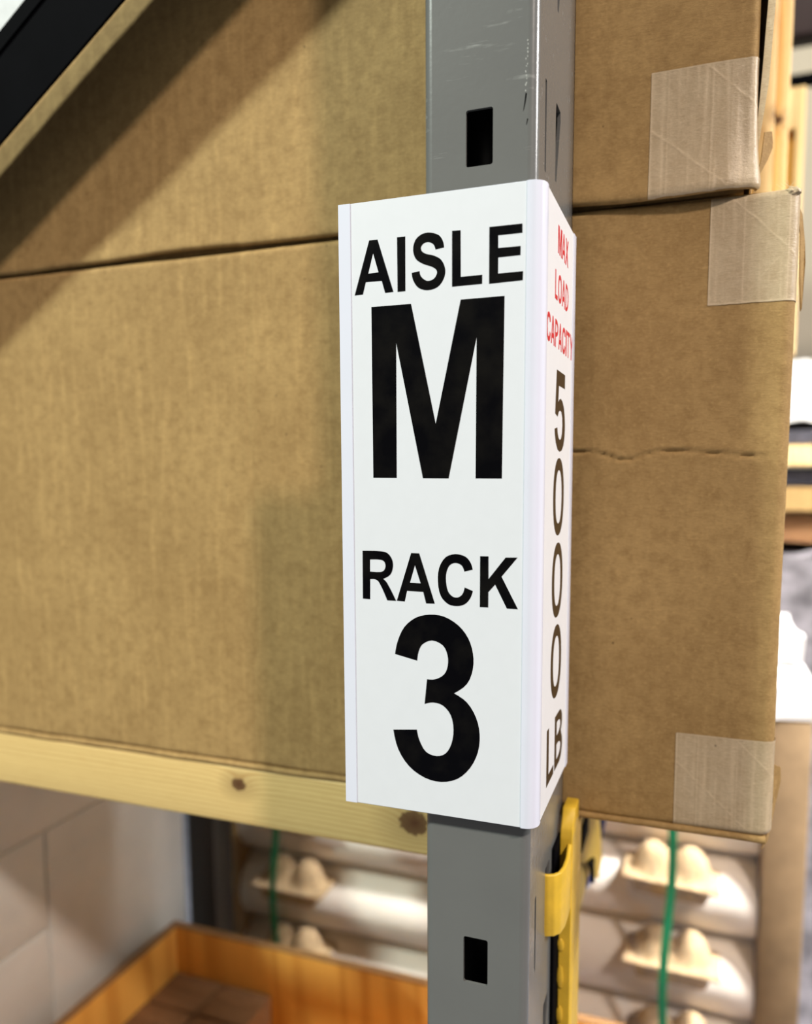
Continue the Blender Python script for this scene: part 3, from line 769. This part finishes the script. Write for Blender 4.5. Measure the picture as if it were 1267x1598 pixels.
UG = {
 'A': unit(GL['RACK'][1]), 'L': unit(GL['AISLE'][3]), 'C': unit(GL['RACK'][2]), 'M': unit(GL['M'][0]),
 'I': [[(0, 0), (1, 0), (1, 1), (0, 1)]],
 'T': [[(0.39, 0), (0.61, 0), (0.61, 0.84), (1, 0.84), (1, 1), (0, 1), (0, 0.84), (0.39, 0.84)]],
 'Y': [[(0.39, 0), (0.61, 0), (0.61, 0.42), (1, 1), (0.75, 1), (0.5, 0.60), (0.25, 1), (0, 1), (0.39, 0.42)]],
 'X': [[(0, 0), (0.26, 0), (0.5, 0.36), (0.74, 0), (1, 0), (0.64, 0.52), (0.97, 1), (0.72, 1), (0.5, 0.67), (0.28, 1), (0.03, 1), (0.36, 0.52)]],
 'O': [ell(0.5, 0.5, 0.5, 0.5), ell(0.5, 0.5, 0.30, 0.34)],
 'D': [halfD(0, 1, 0, 1), halfD(0.22, 0.78, 0.16, 0.84)],
 'P': [[(0, 0), (0.23, 0), (0.23, 0.38)]+halfD(0, 1, 0.38, 1)[1:-1]+[(0, 1)], halfD(0.23, 0.76, 0.54, 0.84)],
 'B': [[(0, 0), (0.60, 0)]+[(0.60+0.40*cos(a), 0.28+0.28*sin(a)) for a in [radians(-80+16*i) for i in range(9)]]+[(0.84, 0.535)]
       + [(0.58+0.37*cos(a), 0.755+0.245*sin(a)) for a in [radians(-55+16*i) for i in range(9)]]+[(0.55, 1), (0, 1)],
       halfD(0.24, 0.76, 0.15, 0.43), halfD(0.24, 0.72, 0.60, 0.85)],
 '0': [ell(0.5, 0.5, 0.5, 0.5, 36, 2.2), ell(0.5, 0.5, 0.29, 0.345, 36, 2.3)],
 '5': [[(0.13, 1), (0.93, 1), (0.93, 0.82), (0.34, 0.82), (0.30, 0.61), (0.40, 0.65), (0.53, 0.67), (0.70, 0.645), (0.85, 0.58), (0.95, 0.47), (1.0, 0.33),
        (0.965, 0.19), (0.86, 0.08), (0.70, 0.015), (0.50, -0.005), (0.30, 0.02), (0.13, 0.10), (0.03, 0.20), (0, 0.27), (0.24, 0.295), (0.29, 0.22), (0.38, 0.165), (0.50, 0.145),
        (0.62, 0.165), (0.70, 0.23), (0.735, 0.335), (0.71, 0.44), (0.62, 0.505), (0.50, 0.52), (0.36, 0.495), (0.26, 0.43), (0.03, 0.46)]],
}
ADV = {'M': 1.0, 'A': 0.86, 'X': 0.80, 'L': 0.66, 'O': 0.92, 'D': 0.82, 'C': 0.86, 'P': 0.76, 'I': 0.26, 'T': 0.76, 'Y': 0.84, 'B': 0.8, '0': 1, '5': 1}
def side_word(text, y0, y1, z0, z1, gap, mat, label, b=None):
    own = b is None
    b = b or bmesh.new()
    tot = sum(ADV[c] for c in text)+gap*(len(text)-1)
    s_ = (y1-y0)/tot; y = y0
    for c in text:
        w = ADV[c]*s_
        solid(b, [[(y+w*u_, z0+(z1-z0)*v_) for u_, v_ in poly] for poly in UG[c]], 0.00012, lambda a, q, cc: (XS+0.0003+cc, a, q))
        y += w+gap*s_
    return obj('lettering', b, mat, side_card, smooth=False, label=label) if own else b
side_word('MAX', 0.0428, 0.0868, 0.1535, 0.1722, 0.06, INK_RED, 'red printed word MAX')
side_word('LOAD', 0.0336, 0.0903, 0.1215, 0.1408, 0.12, INK_RED, 'red printed word LOAD')
side_word('CAPACITY', 0.0048, 0.1145, 0.0895, 0.1084, 0.10, INK_RED, 'red printed word CAPACITY')
side_word('5', 0.0396, 0.0838, 0.0187, 0.0752, 0, INK_BROWN, 'dark brown numeral 5')
for z0, z1 in ((-0.0424, 0.0139), (-0.1033, -0.0477), (-0.1642, -0.1090)):
    side_word('0', 0.0380, 0.0830, z0, z1, 0, INK_BROWN, 'dark brown numeral 0')
side_word('LB', 0.0266, 0.0944, -0.2216, -0.1797, 0.10, INK_BROWN, 'dark brown letters LB')

# ---------------------------------------------------------------- plywood bin with small cartons
pb = thing('plywood_bin', 'open orange plywood bin below the shelf, small cartons inside', 'wooden bin', (-0.45, 0.4, -1.2))
BL, BR_, BF, BB, BT, BO = -0.864, 0.02, 0.165, 0.715, -0.8975, -1.19
t_ = 0.015
obj('back_side', box_bm(BL, BR_, BB-t_, BB, BO, BT, 0.002), PLY, pb)
obj('left_side', box_bm(BL, BL+t_, BF, BB-t_, BO, BT, 0.002), PLY, pb)
obj('right_side', box_bm(BR_-t_, BR_, BF, BB-t_, BO, BT, 0.002), PLY, pb)
obj('front_side', box_bm(BL+t_, BR_-t_, BF, BF+t_, BO, BT, 0.002), PLY, pb)
obj('floor_panel', box_bm(BL, BR_, BF, BB, BO-0.012, BO), PLY, pb)
obj('edge_strip', box_bm(BL-0.001, BR_, BB-t_-0.001, BB+0.001, BT, BT+0.003, 0.001), PLY_EDGE, pb)
obj('edge_strip', box_bm(BL-0.001, BL+t_+0.001, BF, BB-t_-0.001, BT, BT+0.003, 0.001), PLY_EDGE, pb)
for s_ in (BF+0.05, BB-0.12):
    obj('runner', box_bm(BL, BR_, s_, s_+0.07, FLOOR_Z, BO-0.012), PLY_EDGE, pb)
def small_carton(x, y, z, w, d, h):
    r_ = bpy.data.objects.new('small_carton', None); COL.objects.link(r_); r_.location = (x, y, z)
    return r_
src = None
cw, cd, chh = 0.1035, 0.088, 0.100
cnt = 0
lab_row = ['back row', 'second row from back', 'third row from back', 'fourth row from back']
for r_i in range(4):
    for c_i in range(2):
        x = BL+t_+0.002+cw/2+c_i*(cw+0.006); y = BB-t_-0.003-cd/2-r_i*(cd+0.006)
        x += random.uniform(-.0005, .0005)
        for lv in range(2):
            zb = BO+lv*chh
            if lv == 0 and r_i > 0: pass
            if src is None:
                root = bpy.data.objects.new('small_carton', None); COL.objects.link(root); root.location = (0, 0, 0)
                parts = [obj('body', box_bm(-cw/2, cw/2, -cd/2, cd/2, 0, chh-0.0015, 0.0012), KRAFT_DARK, root),
                         obj('top_flap', box_bm(-cw/2+0.0008, cw/2-0.0008, -cd/2+0.0008, -0.0006, chh-0.0018, chh-0.0002, 0.0004), KRAFT_DARK, root),
                         obj('top_flap', box_bm(-cw/2+0.0008, cw/2-0.0008, 0.0006, cd/2-0.0008, chh-0.0018, chh-0.0002, 0.0004), KRAFT_DARK, root)]
                src = root; o = root
            else:
                o = src.copy(); COL.objects.link(o)
                for p in parts:
                    q = p.copy(); COL.objects.link(q); q.parent = o
            o.location = (x, y, zb)
            o['category'] = 'small box'; o['group'] = 'small brown cartons in the plywood bin'
            side = 'left' if c_i == 0 else 'right'
            o['label'] = ('small brown carton in bin, %s column, %s, %s layer' % (side, lab_row[r_i], 'top' if lv else 'lower'))

# ---------------------------------------------------------------- pale cartons at the left, seen side on
WX = -0.90
pale = [
 # y0, y1, z0, z1, xoff, label
 (0.2965, 0.80, -0.5865, -0.36, 0.000, 'pale grey carton at left, far one of the top row under the shelf'),
 (-0.20, 0.296, -0.585, -0.36, 0.000, 'pale grey carton at left, near one of the top row under the shelf'),
 (0.44, 0.80, -0.95, -0.588, 0.000, 'tall pale grey carton beside the dark upright, middle row'),
 (-0.05, 0.436, -0.755, -0.588, 0.000, 'pale grey carton at the left photo edge, middle row'),
 (-0.05, 0.436, -0.95, -0.758, 0.0, 'pale grey carton at the left photo edge behind the bin rim'),
 (-0.05, 0.80, FLOOR_Z, -0.953, 0.000, 'pale grey carton at the bottom of the left stack, behind the bin'),
]
for y0, y1, z0, z1, xo, lb in pale:
    t = thing('pale_carton', lb, 'carton', (WX-0.2, (y0+y1)/2, z0), 'pale cartons stacked at the left')
    obj('body', box_bm(WX-0.4, WX+xo-0.0006, y0, y1, z0, z1, 0.0015), WHITE_CARTON, t)
    zm = (z0+z1)/2
    obj('seam_tape', box_bm(WX+xo-0.0008, WX+xo, y0+0.004, y1-0.004, z1-0.05, z1-0.004, 0.0002, 1), WHITE_CARTON, t)

dk = obj('rack_post', box_bm(-0.894, -0.829, 0.805, 0.875, FLOOR_Z, 0.9, 0.004), plain('dark_brown_steel', (0.012, 0.009, 0.007), 0.5))
tag(dk, 'dark rack post standing behind the plywood bin', 'rack post')

# ---------------------------------------------------------------- pallet of foam rolls
PYF = 1.0
def roll_mesh(r_, x0, x1, seed):
    n = 40; nu = 48; vs = []; fs = []
    xs = [x0, x0]+[x0+(x1-x0)*i/(nu-1) for i in range(nu)]+[x1, x1]
    for k_, x in enumerate(xs):
        rr = 0.0 if k_ in (0, len(xs)-1) else (r_*0.93 if k_ in (1, len(xs)-2) else r_)
        for j in range(n):
            a = 2*pi*j/n
            w = rr*(1+0.018*fbm(x*3, a*1.2, seed)+0.010*sin(3*a+x*4))
            vs.append((x, w*cos(a), w*sin(a)))
    for i in range(len(xs)-1):
        for j in range(n): fs.append((i*n+j, i*n+(j+1) % n, (i+1)*n+(j+1) % n, (i+1)*n+j))
    me = bpy.data.meshes.new('roll'); me.from_pydata(vs, [], fs); me.update(); return me
zc = -0.490; pitch_r = 0.1695
ordn = ['topmost', 'second from the top', 'third from the top', 'fourth from the top', 'bottom']
rr_ = 0.079
roll_z = [zc-pitch_r*i for i in range(5)]
for i, z_ in enumerate(roll_z):
    o = obj('foam_roll', roll_mesh(rr_, -0.902, 0.233, i*3.1), ROLL)
    o.location = (0, PYF+0.085, z_)
    tag(o, 'long white wrapped foam roll, %s of the pallet stack behind the bin' % ordn[i], 'roll', 'white rolls stacked on the far pallet')
# moulded pulp cradles between the rolls: two domes over a flared rim
def cradle_bm():
    b = bmesh.new()
    nx, ny = 48, 22; hw, hd = 0.088, 0.050
    vs = []
    for j in range(ny+1):
        for i in range(nx+1):
            x = -hw+2*hw*i/nx; y = -hd+2*hd*j/ny
            h = 0
            for cx in (-0.034, 0.034):
                d = sqrt(((x-cx)/0.040)**2+(y/0.038)**2)
                if d < 1: h = max(h, 0.054*(1-d**2.6)**0.8)
            h = max(h, 0.030*max(0, 1-(abs(x)/0.062)**4)*max(0, 1-(y/0.034)**2))
            vs.append(b.verts.new((x, y, h+0.002*fbm(x*60, y*60, 2))))
    w_ = nx+1
    for j in range(ny):
        for i in range(nx): b.faces.new((vs[j*w_+i], vs[j*w_+i+1], vs[(j+1)*w_+i+1], vs[(j+1)*w_+i]))
    rim = [i for i in range(nx+1)]+[j*w_+nx for j in range(1, ny+1)]+[ny*w_+i for i in range(nx-1, -1, -1)]+[j*w_ for j in range(ny-1, 0, -1)]
    prev = [vs[i] for i in rim]
    for sc_, dz in ((1.0, -0.006), (0.80, -0.010), (0.72, -0.034), (0.66, -0.038)):
        cur = [b.verts.new((vs[i].co.x*sc_, vs[i].co.y*sc_, dz)) for i in rim]
        n_ = len(rim)
        for q in range(n_): b.faces.new((prev[q], prev[(q+1) % n_], cur[(q+1) % n_], cur[q]))
        prev = cur
    b.faces.new(prev)
    bmesh.ops.recalc_face_normals(b, faces=b.faces)
    return b
cme = bpy.data.meshes.new('pulp_cradle'); cb = cradle_bm(); cb.to_mesh(cme); cb.free(); cme.materials.append(PULP)
cme.polygons.foreach_set('use_smooth', [True]*len(cme.polygons))
for col_, cx in (('right', 0.083), ('left', -0.745)):
    for i in range(3):
        o = bpy.data.objects.new('pulp_cradle', cme); COL.objects.link(o)
        o.location = (cx+0.006*(i-1)*(1 if col_ == 'right' else -1), PYF-0.004, roll_z[i+1]-pitch_r/2-0.020)
        o.rotation_euler = (0, radians((3, 1, -2)[i]), 0)
        tag(o, 'brown moulded pulp cradle at the %s green strap, %s' % (col_, ('highest', 'middle one', 'lowest')[i]), 'packing cradle', 'moulded pulp cradles between the rolls')
for cx, lb in ((0.083, 'green packing strap over the rolls, right of the grey post'), (-0.745, 'green packing strap over the rolls, seen left of the grey post under the board')):
    pth = []
    for i in range(40):
        z_ = -0.40-0.80*i/39
        pth.append(Vector((cx+0.010*sin((z_+0.4)*2.2)+0.004*sin(z_*15), PYF-0.080+0.003*sin(z_*22), z_)))
    o = obj('green_strap', sweep_bm(pth, rrect(-0.0075, 0.0075, -0.0008, 0.0008, 0.0005, 1)), STRAP)
    tag(o, lb, 'strap')
# cardboard corner boards at both ends of the pallet and its deck
o = obj('corner_board', box_bm(0.236, 0.310, PYF, PYF+0.20, -1.249, -0.448, 0.003), BOARD)
tag(o, 'tall brown cardboard board at the right end of the roll pallet', 'cardboard board')
o = obj('corner_board', box_bm(-0.975, -0.905, PYF, PYF+0.20, -1.249, -0.45, 0.003), KRAFT)
tag(o, 'brown cardboard board at the left end of the roll pallet beside the dark post', 'cardboard board')
pl = thing('wooden_pallet', 'wooden pallet carrying the white foam rolls', 'pallet', (-0.33, PYF+0.1, FLOOR_Z))
for i in range(3):
    obj('deck_board', box_bm(-0.98, 0.32, PYF-0.03+i*0.11, PYF+0.06+i*0.11, -1.270, -1.250, 0.002), PLY_EDGE, pl)
for x in (-0.98, -0.38, 0.22):
    obj('stringer', box_bm(x, x+0.09, PYF-0.03, PYF+0.28, FLOOR_Z, -1.270, 0.002), PLY_EDGE, pl)
# stretch film over the front of the rolls
def film(u, v):
    x = u; z_ = v
    fold = 0.004*fbm(x*7+z_*3, z_*9-x*2, 3, 3)+0.0025*abs(fbm(x*22+z_*14, z_*11, 9, 2))
    bul = 0
    for rz in roll_z: bul = max(bul, 0.016*exp(-((z_-rz)/0.05)**2))
    return (x, PYF-0.060+bul*0.3-abs(fold)*2.0, z_)
fm = grid_mesh('stretch_film', frange(-0.895, 0.232, 0.008), frange(-1.20, -0.50, 0.006), film)
o = obj('stretch_film', fm, FILM, angle=90)
tag(o, 'clear stretch film drawn over the white rolls', 'plastic film')

# ---------------------------------------------------------------- right-hand background
def slab(name, x0, x1, y0, y1, z0, z1, mat, label, cat, amp=0.006, seed=0, sub=14):
    b = bmesh.new(); bmesh.ops.create_grid(b, x_segments=sub, y_segments=sub, size=0.5)
    base_ = list(b.faces)
    for v in b.verts:
        v.co = Vector((x0+(v.co.x+.5)*(x1-x0), y0+(v.co.y+.5)*(y1-y0), z1))
    g = bmesh.ops.extrude_face_region(b, geom=base_)
    for v in [q for q in g['geom'] if isinstance(q, bmesh.types.BMVert)]: v.co.z = z0
    for v in b.verts:
        v.co += Vector((amp*fbm(v.co.y*7, v.co.z*20, seed), amp*fbm(v.co.x*7, v.co.z*20, seed+5), amp*fbm(v.co.x*8, v.co.y*8, seed+1)))
    bmesh.ops.recalc_face_normals(b, faces=b.faces)
    o = obj(name, b, mat, angle=50); return tag(o, label, cat)
slab('bubble_wrap', 0.20, 0.315, PYF+0.00, PYF+0.3, -0.444, -0.385, WHITEWRAP, 'white plastic wrap folded over the top of the tall cardboard board', 'plastic wrap', 0.010, 3)
slab('bubble_wrap', 0.15, 0.305, PYF+0.16, PYF+0.45, -0.380, -0.325, WHITEWRAP, 'crumpled white plastic bag behind the lower carton at the right edge', 'plastic wrap', 0.012, 8)
slab('wrapped_bundle', 0.12, 0.62, 1.5, 2.0, FLOOR_Z, -0.190, SILVER, 'grey film wrapped load behind the cartons at the right edge', 'wrapped bundle', 0.03, 5)
slab('torn_board', 0.14, 0.60, 1.52, 1.95, -0.168, -0.10, KRAFT_DARK, 'dark torn cardboard heap on the grey wrapped load', 'cardboard', 0.02, 2)
slab('cardboard_sheet', 0.12, 0.58, 1.5, 1.9, -0.09, -0.035, KRAFT, 'flat brown cardboard sheet between dark sheets at the right edge', 'cardboard', 0.008, 12)
slab('dark_sheet', 0.13, 0.60, 1.5, 1.9, -0.029, 0.008, SLATE, 'dark slate plastic sheet under the pale plank', 'plastic sheet', 0.006, 22)
slab('plank', 0.10, 0.62, 1.48, 1.62, 0.016, 0.062, PINE_UP, 'pale pine plank lying on the pile at the right edge', 'plank', 0.002, 32)
slab('dark_sheet', 0.12, 0.60, 1.5, 1.9, 0.068, 0.098, SLATE, 'dark plastic sheet on top of the pale plank', 'plastic sheet', 0.006, 42)
slab('white_bag', 0.10, 0.62, 1.5, 1.95, 0.112, 0.250, WHITEWRAP, 'white plastic bag topping the pile at the right edge', 'plastic bag', 0.02, 52)
o = obj('pine_post', box_bm(0.1585, 0.1815, 0.66, 0.70, -0.30, 0.90, 0.003), PINE_UP)
tag(o, 'upright pine post just right of the split upper carton', 'wood post')
o = obj('pine_post', box_bm(0.1835, 0.2000, 0.68, 0.74, -0.30, 0.90, 0.003), PINE_UP)
tag(o, 'narrower pine post standing behind and right of the first', 'wood post')
cr = thing('wooden_crate', 'blurred pine crate standing on the white bag beyond the cartons', 'crate', (0.3, 1.6, 0.27))
obj('panel', box_bm(0.12, 0.283, 1.53, 1.56, 0.27, 0.86, 0.003), PLY, cr)
obj('rail', box_bm(0.12, 0.283, 1.505, 1.529, 0.77, 0.86, 0.003), PINE_UP, cr)
obj('stile', box_bm(0.284, 0.302, 1.505, 1.56, 0.27, 0.86, 0.003), PINE_UP, cr)
obj('stile', box_bm(0.098, 0.119, 1.505, 1.56, 0.27, 0.86, 0.003), PINE_UP, cr)
o = obj('ceiling_beam', box_bm(-2, 3, 2.5, 2.6, 1.445, 2.2, 0.01), MAROON)
tag(o, 'dark maroon steel beam high in the far background at top right', 'beam')
o = obj('wall_rail', box_bm(-2, 3, 2.52, 2.58, 1.305, 1.332, 0.004), BLACK)
tag(o, 'thin dark rail below the maroon beam in the background', 'rail')
